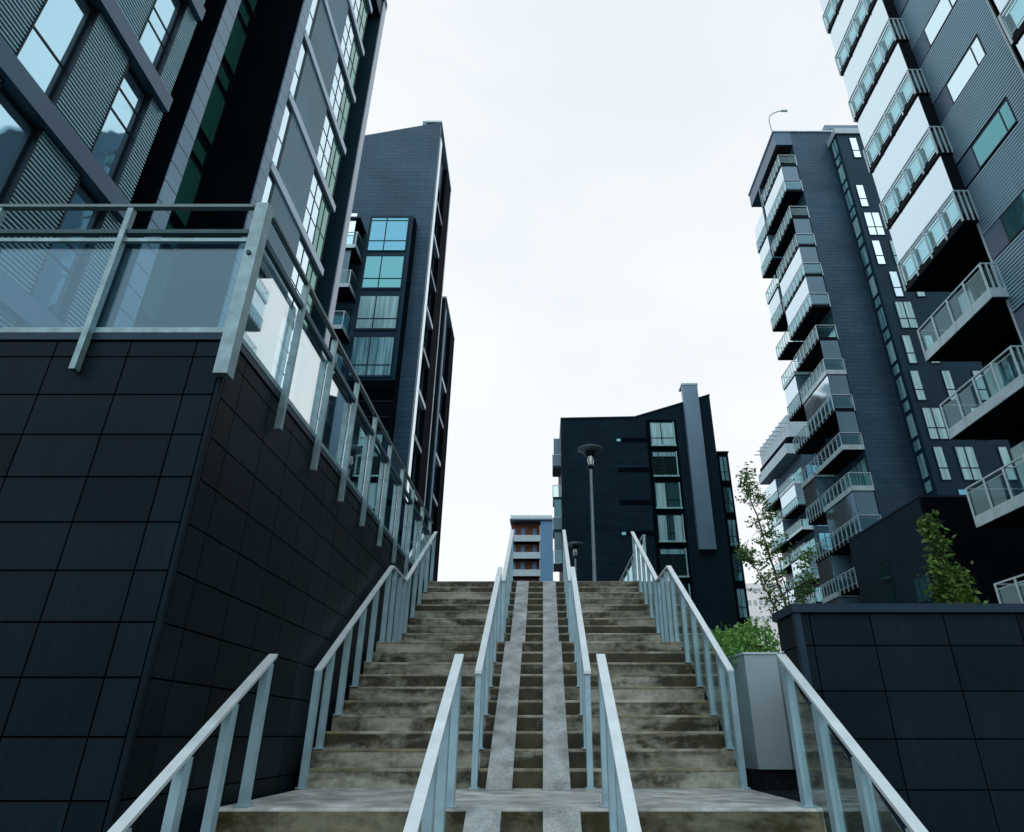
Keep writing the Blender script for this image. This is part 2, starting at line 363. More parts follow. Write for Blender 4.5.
# ------------------------------------------------------------------ handrails of the stairs
def floor_z(y):
    if y < D0: return max(0, (math.floor((y - (D0 - 6 * TR)) / TR) + 1)) * RI
    if y < D1: return ZL
    if y < D2: return ZL + min(10, math.floor((y - D1) / TR) + 1) * RI
    return ZM + min(10, math.floor((y - D2) / TR) + 1) * RI
def handrail(label, x, pts, ys, wid=.07, glass=False, pd=.085):
    t = thing('handrail', label, 'handrail', (x, pts[0][0], floor_z(pts[0][0])), 'pale steel handrails on the stairs')
    m = MB()
    for i, ((ya, za), (yb, zb)) in enumerate(zip(pts, pts[1:])):
        m.prism_x([(ya, za - .028), (ya, za), (yb, zb), (yb, zb - .028)], x - wid / 2, x + wid / 2)
    m.build('top_rail', M['rail'], t)
    def rz(y):
        for (ya, za), (yb, zb) in zip(pts, pts[1:]):
            if ya <= y <= yb: return za + (zb - za) * (y - ya) / (yb - ya)
        return pts[-1][1]
    for y in ys:
        MB().box(x - .029, x + .029, y - pd / 2, y + pd / 2, floor_z(y - .03) - .0, rz(y) - .034).box(x - .05, x + .05, y - .06, y + .06, floor_z(y - .03) + .001, floor_z(y - .03) + .012).build('post', M['post'], t)
    if glass:
        side = 1 if glass > 0 else -1
        for a, b in zip(ys, ys[1:]):
            za, zb = floor_z(a) + .10, floor_z(b) + .10
            xg = x
            MB().prism_x([(a + .045, za), (a + .045, rz(a) - .13), (b - .045, rz(b) - .13), (b - .045, zb)], xg - .005, xg + .005).build('glass_pane', M['glass_stair'], t)
    return t
def lowers():
    return [D0 + .07 - .5 * i for i in range(4)][::-1]
low_pts = [(3.66, 1.09), (D0 + .14, 2.19)]
f1_posts = [7.17] + [D1 + TR * (k - 1) + .045 for k in (2, 4, 6, 8)] + [9.80, 10.2, 10.6, 10.95]
f2_posts = [D2 + TR * (k - 1) + .045 for k in (2, 4, 6, 8)] + [DT + .06]
up_pts = [(7.14, 2.22), (9.95, 3.95), (11.02, 3.95), (13.68, 5.56)]
handrail('lowest pale steel handrail beside the tall dark tiled wall', -2.13, low_pts, lowers())
handrail('lowest pale steel handrail between the wheel ramp and the stairs beside the tiled wall', -.66, low_pts, lowers())
handrail('lowest pale steel handrail between the wheel ramp and the stairs on the planter side', .455, low_pts, lowers())
handrail('glazed steel handrail rising from the foot of the stairs to the dark low wall', 1.88, low_pts, lowers(), glass=1)
handrail('long pale handrail kinked over the landing below the glass balustrade', -2.31, up_pts, f1_posts + f2_posts)
handrail('long glazed handrail kinked over the landing beside the grey planter', 1.925, up_pts, f1_posts + f2_posts, glass=1)
cl_pts = [(7.05, 2.20), (9.95, 3.93)]; cu_pts = [(10.85, 3.93), (13.68, 5.60)]
cp = [7.12] + f1_posts[1:5] + [9.85]
cq = [10.92] + f2_posts
handrail('middle flight centre handrail on the tiled wall side of the wheel ramps', -.655, cl_pts, cp)
handrail('middle flight centre handrail on the planter side of the wheel ramps', .450, cl_pts, cp)
handrail('top flight centre handrail on the tiled wall side of the wheel ramps', -.655, cu_pts, cq)
handrail('top flight centre handrail on the planter side of the wheel ramps', .450, cu_pts, cq)

# guard rail on the plaza edge behind the stairs
t = thing('guard_rail', 'level grey guard rail on the plaza edge at the top of the stairs', 'guard rail', (2.2, 14, ZP))
MB().box(2.17, 2.24, 13.9, 22, ZP + 1.06, ZP + 1.10).build('top_rail', M['galv'], t)
for i in range(9): MB().box(2.18, 2.23, 13.9 + i, 13.96 + i, ZP, ZP + 1.055).build('post', M['galv'], t)
for i in range(8): MB().box(2.20, 2.21, 14.0 + i, 14.86 + i, ZP + .12, ZP + .95).build('glass_pane', M['glass_thin'], t)

# ------------------------------------------------------------------ tall tiled wall with glass balustrade
WX, WY, WZ = -2.42, 4.27, 4.42
def tiled_front(m, x0, x1, y, zs, xs, g=.006, th=.02):
    """tiles on a wall facing -y"""
    for za, zb in zip(zs[1:], zs):
        for xa, xb in zip(xs, xs[1:]):
            m.box(xa + g, xb - g, y, y + th, za + g, zb - g)
def tiled_side(m, x, ys, zs, g=.006, th=.02):
    for za, zb in zip(zs[1:], zs):
        for ya, yb in zip(ys, ys[1:]):
            m.box(x - th, x, ya + g, yb - g, za + g, zb - g)
t = thing('retaining_wall', 'tall wall of square near-black tiles with a sharp corner beside the stairs', 'wall', (WX, WY, 0))
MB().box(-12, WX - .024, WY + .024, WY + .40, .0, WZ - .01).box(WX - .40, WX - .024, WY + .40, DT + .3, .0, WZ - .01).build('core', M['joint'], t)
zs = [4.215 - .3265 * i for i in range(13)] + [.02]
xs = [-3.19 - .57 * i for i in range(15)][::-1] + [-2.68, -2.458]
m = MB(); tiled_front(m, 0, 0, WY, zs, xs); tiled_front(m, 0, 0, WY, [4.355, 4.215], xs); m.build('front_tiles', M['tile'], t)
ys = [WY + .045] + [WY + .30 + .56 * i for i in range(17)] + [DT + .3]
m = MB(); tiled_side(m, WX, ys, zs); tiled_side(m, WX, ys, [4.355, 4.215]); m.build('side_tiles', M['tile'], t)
MB().prism_z([(-2.452, WY - .003), (WX - .004, WY - .003), (WX + .003, WY + .004), (WX + .003, WY + .036), (WX - .02, WY + .036), (-2.452, WY + .02)], .02, 4.36).build('corner_trim', M['tile'], t)
MB().box(-12, WX + .012, WY - .014, WY + .42, 4.365, 4.425).box(WX - .42, WX + .012, WY + .42, DT + .3, 4.365, 4.425).build('coping', M['coping'], t)

t = thing('glass_balustrade', 'steel and glass balustrade on top of the tall dark tiled wall', 'balustrade', (WX, WY, WZ))
ZR = 5.70
xp = [-3.52 - 1.12 * i for i in range(8)]
for x in xp:
    MB().box(x - .023, x + .023, WY - .075, WY - .018, 4.07, ZR - .045).build('post', M['galv'], t)
yp = [5.28 + 1.0 * i for i in range(9)]
for y in yp:
    MB().box(WX + .018, WX + .075, y - .024, y + .024, 4.07, ZR - .045).build('post', M['galv'], t)
MB().box(WX - .035, WX + .070, WY - .080, WY - .018, 4.03, ZR + .01).box(WX + .018, WX + .070, WY - .0175, WY + .030, 4.03, ZR + .01).build('corner_post', M['galv'], t)
MB().tube((WX + .01, WY - .082, 5.16), (WX + .01, WY - .098, 5.16), .020, n=10).build('bolt', M['galv_dark'], t)
MB().box(-12, WX - .055, WY - .072, WY - .022, ZR - .03, ZR).box(WX + .022, WX + .072, WY + .065, DT, ZR - .03, ZR).build('top_rail', M['galv_mid'], t)
MB().box(-12, WX - .055, WY - .060, WY - .012, 5.39, 5.43).box(WX + .018, WX + .060, WY + .065, DT, 5.37, 5.43).build('upper_rail', M['galv_dark'], t)
MB().box(-12, WX - .055, WY - .050, WY - .018, 5.31, 5.345).build('glazing_bead', M['galv'], t)
MB().box(-12, WX - .055, WY - .016, WY + .03, 4.428, 4.475).box(WX - .03, WX + .016, WY + .065, DT, 4.428, 4.475).build('bottom_rail', M['galv'], t)
xb = [WX - .06] + xp
for a, b in zip(xb, xb[1:]):
    MB().box(b + .01, a - .01, WY - .002, WY + .008, 4.48, 5.32).build('glass_pane', M['glass_front'], t)
yb = [WY + .07] + yp + [DT]
for a, b in zip(yb, yb[1:]):
    MB().box(WX - .008, WX + .002, a + .02, b - .02, 4.48, 5.36).build('glass_pane', M['glass_side'], t)

# ------------------------------------------------------------------ low tiled wall, planter, drain
t = thing('retaining_wall', 'low wall of near-black tiles with a flat coping beside the grey planter', 'wall', (2.01, 5.35, 0))
MB().box(2.035, 14, 5.374, 5.80, 0, 2.49).build('core', M['joint'], t)
zs = [2.486] + [2.241 - .3265 * i for i in range(7)] + [.02]
xs = [2.02, 2.12] + [2.60 + .585 * i for i in range(18)]
m = MB(); tiled_front(m, 0, 0, 5.35, zs, xs, .005); m.build('front_tiles', M['tile'], t)
m = MB(); tiled_side(m, 2.03, [5.42, 5.80], zs, .005); m.build('side_tiles', M['tile'], t)
MB().box(2.0, 2.05, 5.34, 5.40, .02, 2.485).build('corner_trim', M['coping'], t)
MB().box(1.985, 14, 5.315, 5.83, 2.49, 2.556).build('coping', M['coping'], t)

t = thing('planter', 'smooth grey metal planter box on a dark stone plinth', 'planter', (2.3, 7.3, ZL))
MB().prism_z([(2.13, 7.30), (2.47, 7.30), (2.62, 7.42), (2.62, 11.5), (2.02, 11.5), (2.02, 8.05)], 1.31, 2.38).build('body', M['planter'], t)
MB().prism_z([(2.12, 7.285), (2.48, 7.285), (2.635, 7.41), (2.635, 11.52), (2.005, 11.52), (2.005, 8.04)], 2.383, 2.405).build('rim', M['alu'], t)
MB().prism_z([(2.06, 7.34), (2.62, 7.34), (2.62, 11.4), (2.06, 11.4)], 1.0, 1.305).build('plinth', M['plinth'], t)
struct(MB().box(1.965, 2.9, 5.81, 12, .02, 1.10).build('path', M['ground']))
m = MB()
for i in range(12): m.box(1.98, 2.44, 5.90 + i * .115, 5.925 + i * .115, 1.104, 1.135)
for x in (1.98, 2.1, 2.22, 2.34, 2.43): m.box(x - .008, x + .008, 5.88, 7.26, 1.102, 1.132)
tag(m.build('drain_grate', M['grate'], base=(2.2, 6.5, 1.1)), 'dark iron drain grate in front of the planter plinth', 'drain grate')
MB().box(0, 0, 0, 0, 0, 0)

# ------------------------------------------------------------------ plants
def leaf_cloud(m, c, r, n, w, l, up=.3):
    for _ in range(n):
        d = Vector((random.gauss(0, 1), random.gauss(0, 1), random.gauss(up, 1)))
        p = Vector(c) + Vector((random.gauss(0, r), random.gauss(0, r), random.gauss(0, r)))
        s = random.uniform(.6, 1.25)
        m.leaf(p, d, w * s, l * s, random.uniform(0, 6.28))
def hedge(label, x0, x1, y0, y1, z0, z1, n, mat, name='hedge'):
    m = MB(); core = MB()
    for _ in range(n):
        x, y = random.uniform(x0, x1), random.uniform(y0, y1)
        top = z1 - .16 + .12 * math.sin(x * 9 + y * 4) + random.uniform(-.06, .08)
        z = random.uniform(z0, top) if random.random() < .5 else top - abs(random.gauss(0, .05))
        leaf_cloud(m, (x, y, z), .03, 7, .028, .055, .6)
    o = thing(name, label, 'hedge', ((x0 + x1) / 2, (y0 + y1) / 2, z0))
    m.build('foliage', mat, o)
    for _ in range(26):
        x, y = random.uniform(x0, x1), random.uniform(y0, y1)
        core.tube((x, y, z0), (x + random.uniform(-.1, .1), y + random.uniform(-.1, .1), z1 - .2), .008, .004, 5)
    core.build('stem', M['bark'], o)
hedge('clipped bright green hedge growing out of the grey planter', 2.06, 2.60, 7.45, 10.2, 2.28, 2.74, 1500, M['leaf_bright'])

def sapling(label, base, stems, leafm, lw, ll, ntw, nleaf, spread, twig=.35, droop=.0):
    o = thing('tree', label, 'tree', base, 'young trees behind the low tiled wall')
    tr = MB(); cr = MB()
    for pts, r in stems:
        P = [Vector(p) for p in pts]
        # smooth polyline
        Q = []
        for i in range(len(P) - 1):
            for k in range(5):
                Q.append(P[i].lerp(P[i + 1], k / 5) + Vector((random.gauss(0, .008), random.gauss(0, .008), 0)))
        Q.append(P[-1]); n = len(Q)
        for i in range(n - 1):
            tr.tube(Q[i], Q[i + 1], r * (1 - i / n * .85), r * (1 - (i + 1) / n * .85), 6)
        for _ in range(ntw):
            t = random.uniform(.22, 1) ** .85; i = min(n - 1, int(t * (n - 1))); p = Q[i]
            a = random.uniform(0, 6.28); ln = twig * random.uniform(.4, 1.1) * (1.15 - t * .6)
            d = Vector((math.cos(a), math.sin(a), random.uniform(.1, 1.0) - droop)).normalized()
            q = p + d * ln; tr.tube(p, q, .006 * (1.3 - t), .002, 4)
            for _ in range(nleaf):
                s = random.uniform(.25, 1.1); c = p + d * ln * s + Vector((random.gauss(0, spread), random.gauss(0, spread), random.gauss(0, spread)))
                dd = Vector((random.gauss(0, 1), random.gauss(0, 1), random.gauss(-.2, .7)))
                k = random.uniform(.6, 1.3); cr.leaf(c, dd, lw * k, ll * k, random.uniform(0, 6.28))
    tr.build('trunk', M['bark'], o); cr.build('crown', leafm, o)
sapling('thin airy birch sapling standing behind the corner of the low tiled wall', (3.2, 9, 2.25),
        [([(3.30, 9, 2.25), (3.27, 9, 3.1), (3.16, 9.0, 4.0), (3.02, 9.05, 4.75), (2.98, 9.0, 5.15)], .022),
         ([(3.25, 9, 2.3), (3.12, 8.95, 3.1), (2.92, 8.9, 3.65), (2.70, 8.85, 3.95)], .014),
         ([(3.32, 9, 2.3), (3.38, 9.1, 3.2), (3.30, 9.2, 4.2), (3.24, 9.2, 4.9)], .012),
         ([(3.35, 9, 2.3), (3.5, 9.1, 3.0), (3.66, 9.1, 3.5), (3.70, 9.1, 3.95)], .012)],
        M['leaf'], .030, .056, 62, 11, .04, .29)
sapling('bushy green young tree standing in front of the black undercroft', (5.0, 8, 2.25),
        [([(5.02, 8, 2.25), (5.0, 8, 3.0), (4.95, 8, 3.6), (4.90, 8, 4.15)], .025),
         ([(5.05, 8, 2.3), (5.12, 8.05, 2.9), (5.10, 8.1, 3.5)], .016),
         ([(4.95, 8, 2.3), (4.84, 7.95, 2.95), (4.80, 7.9, 3.5)], .014)],
        M['leaf_olive'], .042, .075, 64, 12, .045, .25)
m = MB()
for (x, y) in ((-5.05, 5.4), (-4.7, 5.35), (-4.95, 5.6), (-5.25, 5.5)):
    leaf_cloud(m, (x, y, 4.66 + random.uniform(-.03, .08)), .10, 130, .03, .07, .8)
o = thing('shrub', 'small yellow-green shrub behind the glass of the balustrade', 'shrub', (-4.9, 5.45, ZP))
m.build('foliage', M['leaf_bright'], o); MB().tube((-4.9, 5.45, ZP - .01), (-4.85, 5.45, 4.7), .012, .006, 6).build('stem', M['bark'], o)

# ------------------------------------------------------------------ street lamps
def lamp(label, x, y):
    t = thing('street_lamp', label, 'street lamp', (x, y, ZP), 'disc-topped street lamps on the plaza')
    MB().lathe(x, y, [(.11, ZP), (.11, ZP + .5), (.06, ZP + .56), (.045, 9.45), (.045, 9.5)], 14).build('pole', M['lampmetal'], t, smooth=False)
    MB().lathe(x, y, [(.07, 9.5), (.13, 9.54), (.13, 9.60), (.09, 9.63)], 14).lathe(x, y, [(.10, 9.93), (.15, 9.97), (.20, 10.06), (.10, 10.09)], 18).build('collar', M['frame'], t)
    MB().lathe(x, y, [(.085, 9.635), (.115, 9.78), (.095, 9.925)], 16).build('lantern', M['lamp_glass'], t)
    MB().lathe(x, y, [(.12, 10.10), (.36, 10.15), (.42, 10.19), (.415, 10.205), (.35, 10.23), (.08, 10.30)], 28).build('lamp_disc', M['lampmetal'], t)
lamp('tall street lamp with a wide disc standing before the dark gabled block', 1.575, 20)
lamp('farther shorter looking street lamp beside the centre handrail', 1.60, 32)

# ------------------------------------------------------------------ common building pieces
def window(bld, axis, u0, u1, z0, z1, w, out, pane, mull=(), trans=(), fw=.05, frame=None, proud=.03):
    """window in a wall plane; axis 'x' = plane x=w (u is y), axis 'y' = plane y=w (u is x); out=+-1 outward side"""
    f = MB(); d0, d1 = w, w + out * proud
    def b(mb, a, c, za, zb, e0, e1):
        if axis == 'x': mb.box(e0, e1, a, c, za, zb)
        else: mb.box(a, c, e0, e1, za, zb)
    b(f, u0, u0 + fw, z0, z1, d0, d1); b(f, u1 - fw, u1, z0, z1, d0, d1)
    b(f, u0 + fw, u1 - fw, z0, z0 + fw, d0, d1); b(f, u0 + fw, u1 - fw, z1 - fw, z1, d0, d1)
    for q in mull: b(f, q - fw / 2, q + fw / 2, z0 + fw, z1 - fw, d0, d1)
    for q in trans:
        b(f, u0 + fw, u1 - fw, q - fw / 2, q + fw / 2, d0, d1 - out * .004)
    fo = f.build('window', frame or M['frame'], bld)
    p = MB(); b(p, u0 + fw * .5, u1 - fw * .5, z0 + fw * .5, z1 - fw * .5, w + out * .004, w + out * (proud * .45)); p.build('pane', pane, fo)
    return fo

def balcony(bld, side, x0, x1, y0, y1, z, nf, ns, light=False, enclosed=False, ztop=None, endpanel=False, glassm=None, railm=None, near=-1, soff=None, th=.26, strips=True, stiles=True):
    """side 'x-': outer long face at x0 (x0<x1), near end at y0. slab bottom at z"""
    top = z + th
    slab = MB().box(x0 + .01, x1, y0 + .01, y1 - .01, z, top).build('balcony', soff or M['soffit'], bld)
    rm = railm or M['alu']; gm = glassm or M['glass_thin']; H = top + 1.08
    r = MB()
    # fascia
    if light:
        r.box(x0 - .02, x0 + .008, y0 - .02, y1 + .02, z + .02, top + .12)
        r.box(x0 + .009, x1 - .02, y0 - .02, y0 + .008, z + .02, top + .12)
    # handrail
    r.box(x0 - .02, x0 + .03, y0 - .02, y1 + .02, H - .05, H).box(x0 + .031, x1 - .02, y0 - .02, y0 + .03, H - .05, H)
    r.box(x0 + .031, x1 - .02, y1 - .03, y1 + .02, H - .05, H)
    # lower rail
    r.box(x0, x0 + .02, y0, y1, top + .08, top + .11).box(x0, x0 + .02, y0, y1, H - .19, H - .165)
    for i in range(nf + 1):
        y = y0 + (y1 - y0) * i / nf; y = min(max(y, y0 + .03), y1 - .03)
        r.box(x0 - .03, x0 - .002, y - .04, y + .04, z + .03, H - .052)
    for i in range(1, ns + 1):
        x = x0 + (x1 - x0) * i / ns - .03
        r.box(x - .03, x + .03, y0 - .03, y0 - .002, z + .03, H - .052)
    r.build('railing', rm, slab)
    g = MB().box(x0 + .004, x0 + .014, y0 + .02, y1 - .02, top + .11, H - .19).box(x0 + .05, x1 - .05, y0 + .004, y0 + .014, top + .11, H - .19)
    g.build('railing_glass', gm, slab)
    if enclosed:
        MB().box(x0 + .06, x0 + .075, y0 + .06, y1 - .03, top + .01, ztop - .01).build('glazed_screen', M['g_white'], slab)
        MB().box(x0 + .09, x1 - .05, y0 + .05, y0 + .07, top + .01, ztop - .01).build('end_screen', M['soffit'] if strips else M['greypanel'], slab)
        if stiles:
            s = MB()
            for i in range(nf):
                y = y0 + (y1 - y0) * (i + .93) / nf - .0
                s.box(x0 + .040, x0 + .056, y - .20, y - .07, top + .02, H - .30)
            s.build('screen_stile', M['frame'], slab)
    elif endpanel:
        MB().box(x0 + .09, x1 - .05, y0 + .05, y0 + .07, top + .01, ztop - .01).build('end_screen', M['greypanel'], slab)
    return slab

# ------------------------------------------------------------------ near left apartment block (facade on x = -8)
def ribs(bld, x, y0, y1, z0, z1, pitch, out=1, mat=None, d=.05, duty=.5):
    m = MB(); z = z0 + pitch * .2
    while z < z1 - pitch * .4:
        m.prism_y([(x, z), (x + out * d, z + pitch * .08), (x + out * d, z + pitch * duty), (x, z + pitch * (duty + .12))][::out], y0, y1); z += pitch
    m.build('corrugated_panel', mat or M['rib'], bld)

FX = -8.0
bl = thing('apartment_building', 'tall dark apartment block with corrugated panels and steel bands rising above the balustrade', 'building', (-12, 10, ZP))
ZT = 34.6
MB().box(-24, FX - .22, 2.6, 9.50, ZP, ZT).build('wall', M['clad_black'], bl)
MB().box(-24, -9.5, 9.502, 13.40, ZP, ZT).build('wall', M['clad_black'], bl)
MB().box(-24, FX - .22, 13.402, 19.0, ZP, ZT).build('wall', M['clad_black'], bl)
MB().box(-24, FX - 1.0, 19.002, 20.05, ZP, ZT).build('wall', M['clad_teal'], bl)
MB().box(-9.49, FX - .004, 10.14, 10.56, ZP, ZT).build('fin_wall', M['clad_black'], bl)
MB().box(FX - .003, FX + .02, 10.12, 10.58, ZP, ZT).build('edge_tiles', M['strip'], bl)
MB().box(-9.49, FX - .02, 13.405, 13.84, ZP, ZT).build('fin_wall', M['clad_black'], bl)
MB().box(FX - .018, FX + .02, 13.39, 13.86, ZP, ZT).build('edge_tiles', M['strip'], bl)
MB().box(FX - 1.0, FX - .0, 20.06, 20.40, ZP, ZT).build('fin_wall', M['clad_teal'], bl)
MB().box(FX + .003, FX + .05, 20.04, 20.42, ZP, ZT).box(-24, FX + .05, 20.42, 20.50, ZP, ZT).build('edge_fin', M['fin'], bl)
MB().box(-24, FX + .06, 13.38, 20.52, ZT, ZT + .5).box(FX - 1, FX - .02, 18.9, 20.05, ZT - 1.2, ZT - .01).build('roof', M['clad_teal'], bl)
MB().box(-24, FX + .06, 2.5, 9.6, ZT, ZT + .5).build('roof', M['band'], bl)
bands = [10.72 + 3.04 * j for j in range(-2, 9)]
for zb in bands:
    # first facade
    MB().box(FX - .215, FX + .13, 2.6, 9.44, zb - .40, zb).build('floor_band', M['band'], bl)
    MB().box(FX - .215, FX + .05, 13.865, 18.85, zb - .30, zb).build('floor_band', M['band_pale'], bl)
for j, zb in enumerate(bands):
    z0, z1 = zb + .01, zb + 3.04 - .41
    # corrugated stretches of the first facade, windows between
    for (a, b) in ((2.62, 4.57), (5.46, 6.42), (7.31, 8.24), (9.05, 9.47)):
        MB().box(FX - .215, FX - .02, a, b, z0, z1).build('panel_back', M['ribback'], bl)
        ribs(bl, FX - .02, a, b, z0, z1, .082, 1, M['rib'], .03, .45)
    odd = j % 2
    for (a, b, kind) in ((4.60, 5.43, 0), (6.45, 7.28, 0), (8.27, 9.02, 1)):
        tr = z0 + (1.0 if kind == 0 else 1.45)
        ts = [tr] if kind == 0 else ([tr, tr - .42] if odd else [tr, tr + .55])
        window(bl, 'x', a, b, z0, z1 - .02, FX - .12, 1, M['g_cyan'], (), ts, .045)
        MB().box(FX - .215, FX + .022, a - .028, a - .002, z0, z1).box(FX - .215, FX + .022, b + .002, b + .028, z0, z1).build('jamb', M['frame'], bl)
    # second facade
    z1b = zb + 3.04 - .31
    window(bl, 'x', 13.87, 14.33, z0, z1b, FX - .06, 1, M['g_sky'], (), [z0 + 1.15], .03)
    MB().box(FX - .215, FX - .03, 14.40, 16.62, z0, z1b).build('panel_back', M['rib_fine'], bl)
    ribs(bl, FX - .03, 14.40, 16.62, z0, z1b, .10, 1, M['rib_fine'], .02, .5)
    window(bl, 'x', 16.66, 17.75, z0, z1b, FX - .07, 1, M['g_sky'], [17.18], [z0 + .95, z0 + 1.75], .035)
    window(bl, 'x', 17.79, 18.70, z0, z1b, FX - .10, 1, M['g_green'], [18.2], [z0 + 1.2], .04)
    # green windows in the recess
    window(bl, 'x', 12.30, 13.30, z0 - .1, z0 + 1.85, -9.5, 1, M['g_green'], (), (), .05)
    window(bl, 'x', 12.55, 13.20, z0 + 2.02, z0 + 2.62, -9.5, 1, M['g_green'], (), (), .05)

# ------------------------------------------------------------------ second tower on the left (front y=33.7, side x=-7.5)
def side_facade(bld, x, y0, y1, zb, zt, pitch=3.03, edge='g_white', ew=.12):
    """facade facing +x: pale edge strip, pale windows crossed by bands, dark reveal, thin end fin"""
    L_ = y1 - y0
    MB().box(x - .28, x + .03, y0, y0 + ew * L_, zb, zt).build('edge_strip', M[edge], bld)
    n = int((zt - zb) / pitch)
    for k in range(n):
        z = zb + k * pitch
        window(bld, 'x', y0 + (ew + .03) * L_, y0 + .30 * L_, z + .3, z + pitch, x - .30, 1, M['g_sky'], (), [z + 1.4], .04)
        window(bld, 'x', y0 + .34 * L_, y0 + .52 * L_, z + .3, z + pitch, x - .30, 1, M['g_dark'] if k % 3 else M['g_sky'], (), [z + 1.6], .04)
        MB().box(x - .29, x + .05, y0 + (ew + .005) * L_, y0 + .56 * L_, z + .0, z + .28).build('floor_band', M['band_pale'] if k % 2 == 0 else M['band'], bld)

t2 = thing('apartment_building', 'dark slate-clad tower with sloping roof and a glazed bay stack', 'building', (-12, 36, ZP), )
MB().prism_y([(-20, ZP), (-7.80, ZP), (-7.80, 42.05), (-20, 38.9)], 33.72, 39.2).build('wall', M['clad'], t2)
MB().prism_y([(-20, ZP), (-7.50, ZP), (-7.50, 42.15), (-20, 39.0)], 33.40, 33.71).build('front_wall', M['clad'], t2)
MB().box(-7.79, -7.50, 37.0, 39.3, ZP, 41.2).build('fin_wall', M['clad_black'], t2)
MB().box(-7.495, -7.46, 39.15, 39.33, ZP, 41.3).build('edge_fin', M['fin'], t2)
MB().prism_x([(33.40, 42.16), (33.40, 42.32), (39.33, 41.42), (39.33, 41.22)], -8.6, -7.44).build('roof_edge', M['alu'], t2)
MB().box(-8.9, -8.1, 33.6, 34.4, 42.02, 42.5).build('roof_hatch', M['greypanel'], t2)
side_facade(t2, -7.50, 33.72, 39.2, 8.0, 41.0)
# glazed bay
MB().box(-11.40, -8.55, 32.72, 33.39, 20.0, 32.45).box(-11.40, -8.55, 32.72, 33.39, 5.0, 16.8).build('bay', M['clad_teal'], t2)
for k, (z0, z1, g) in enumerate(((29.45, 32.30, 'g_blue'), (26.42, 29.1, 'g_teal'), (23.40, 26.0, 'g_curtain_pale'), (20.15, 23.0, 'g_curtain'),
                                 (14.2, 16.7, 'g_curtain_pale'), (11.2, 13.8, 'g_curtain'), (8.1, 10.8, 'g_teal'))):
    window(t2, 'y', -11.30, -8.80, z0, z1, 32.71, -1, M[g], [-10.25], [z0 + .85] + ([z1 - .3] if k == 0 else [z1 - .12] if k > 3 else [z0 + .12]), .06, M['frame'], .05)
MB().box(-8.54, -8.42, 32.76, 33.38, 8, 32.3).build('bay_cheek', M['clad_black'], t2)
for z in (18.9, 17.9): MB().box(-11.2, -8.7, 33.30, 33.38, z, z + .08).build('recess_rail', M['frame'], t2)
MB().box(-11.3, -8.6, 33.37, 33.395, 16.85, 19.95).build('recess_back', M['clad_black'], t2)
def balcony_y(bld, x0, x1, y0, y1, z, enclosed, ztop, n=3):
    """balcony whose long face looks towards -y"""
    top = z + .26; H = top + 1.06
    slab = MB().box(x0, x1, y0, y1, z, top).build('balcony', M['soffit'], bld)
    r = MB().box(x0 - .02, x1 + .02, y0 - .03, y0 + .02, H - .05, H).box(x0 - .02, x1 + .02, y0 - .03, y0 - .002, z + .04, top + .06)
    r.box(x1 - .02, x1 + .03, y0 + .021, y1, H - .05, H).box(x1 + .002, x1 + .03, y0 - .03, y1, z + .04, top + .06)
    for i in range(n + 1):
        x = x0 + .03 + (x1 - x0 - .06) * i / n; r.box(x - .03, x + .03, y0 - .06, y0 - .032, z + .05, H - .052)
    r.build('railing', M['alu'], slab)
    MB().box(x0, x1, y0 + .004, y0 + .012, top + .07, H - .1).box(x1 - .012, x1 - .004, y0 + .02, y1, top + .07, H - .1).build('railing_glass', M['glass_thin'], slab)
    if enclosed: MB().box(x0, x1 - .3, y0 + .15, y0 + .17, top + .01, ztop - .01).build('glazed_screen', M['greypanel'] if enclosed == 1 else M['g_white'], slab)
    return slab
for k in range(8):
    z = 29.0 - 3.03 * k
    balcony_y(t2, -15.2, -11.75, 31.9, 33.38, z, {0: 2, 1: 1}.get(k, 0), z + 3.03)
    window(t2, 'y', -15.0, -11.9, z + .3, z + 2.5, 33.39, -1, M['g_teal'], [-13.4], (), .06)
MB().box(-15.2, -11.75, 31.9, 33.38, 31.5, 31.62).build('canopy', M['frame'], t2)

t3 = thing('apartment_building', 'narrow dark block seen behind the slate tower with a pale edge line', 'building', (-9, 44, ZP))
MB().box(-18, -7.80, 41.3, 46.3, ZP, 31.6).build('wall', M['clad_dark'], t3)
MB().box(-18, -7.50, 41.0, 41.29, ZP, 31.9).build('front_wall', M['clad_dark'], t3)
MB().box(-7.92, -7.85, 40.94, 40.995, ZP, 31.9).build('edge_line', M['fin'], t3)
MB().box(-7.79, -7.50, 44.6, 46.3, ZP, 31.5).build('fin_wall', M['clad_black'], t3)
MB().box(-7.495, -7.46, 46.1, 46.32, ZP, 31.4).build('edge_fin', M['clad_black'], t3)
MB().prism_x([(41.0, 31.92), (41.0, 32.08), (46.32, 31.66), (46.32, 31.5)], -8.3, -7.44).build('roof_edge', M['alu'], t3)
side_facade(t3, -7.50, 41.3, 46.2, 7.0, 31.2, edge='steelblue', ew=.1)

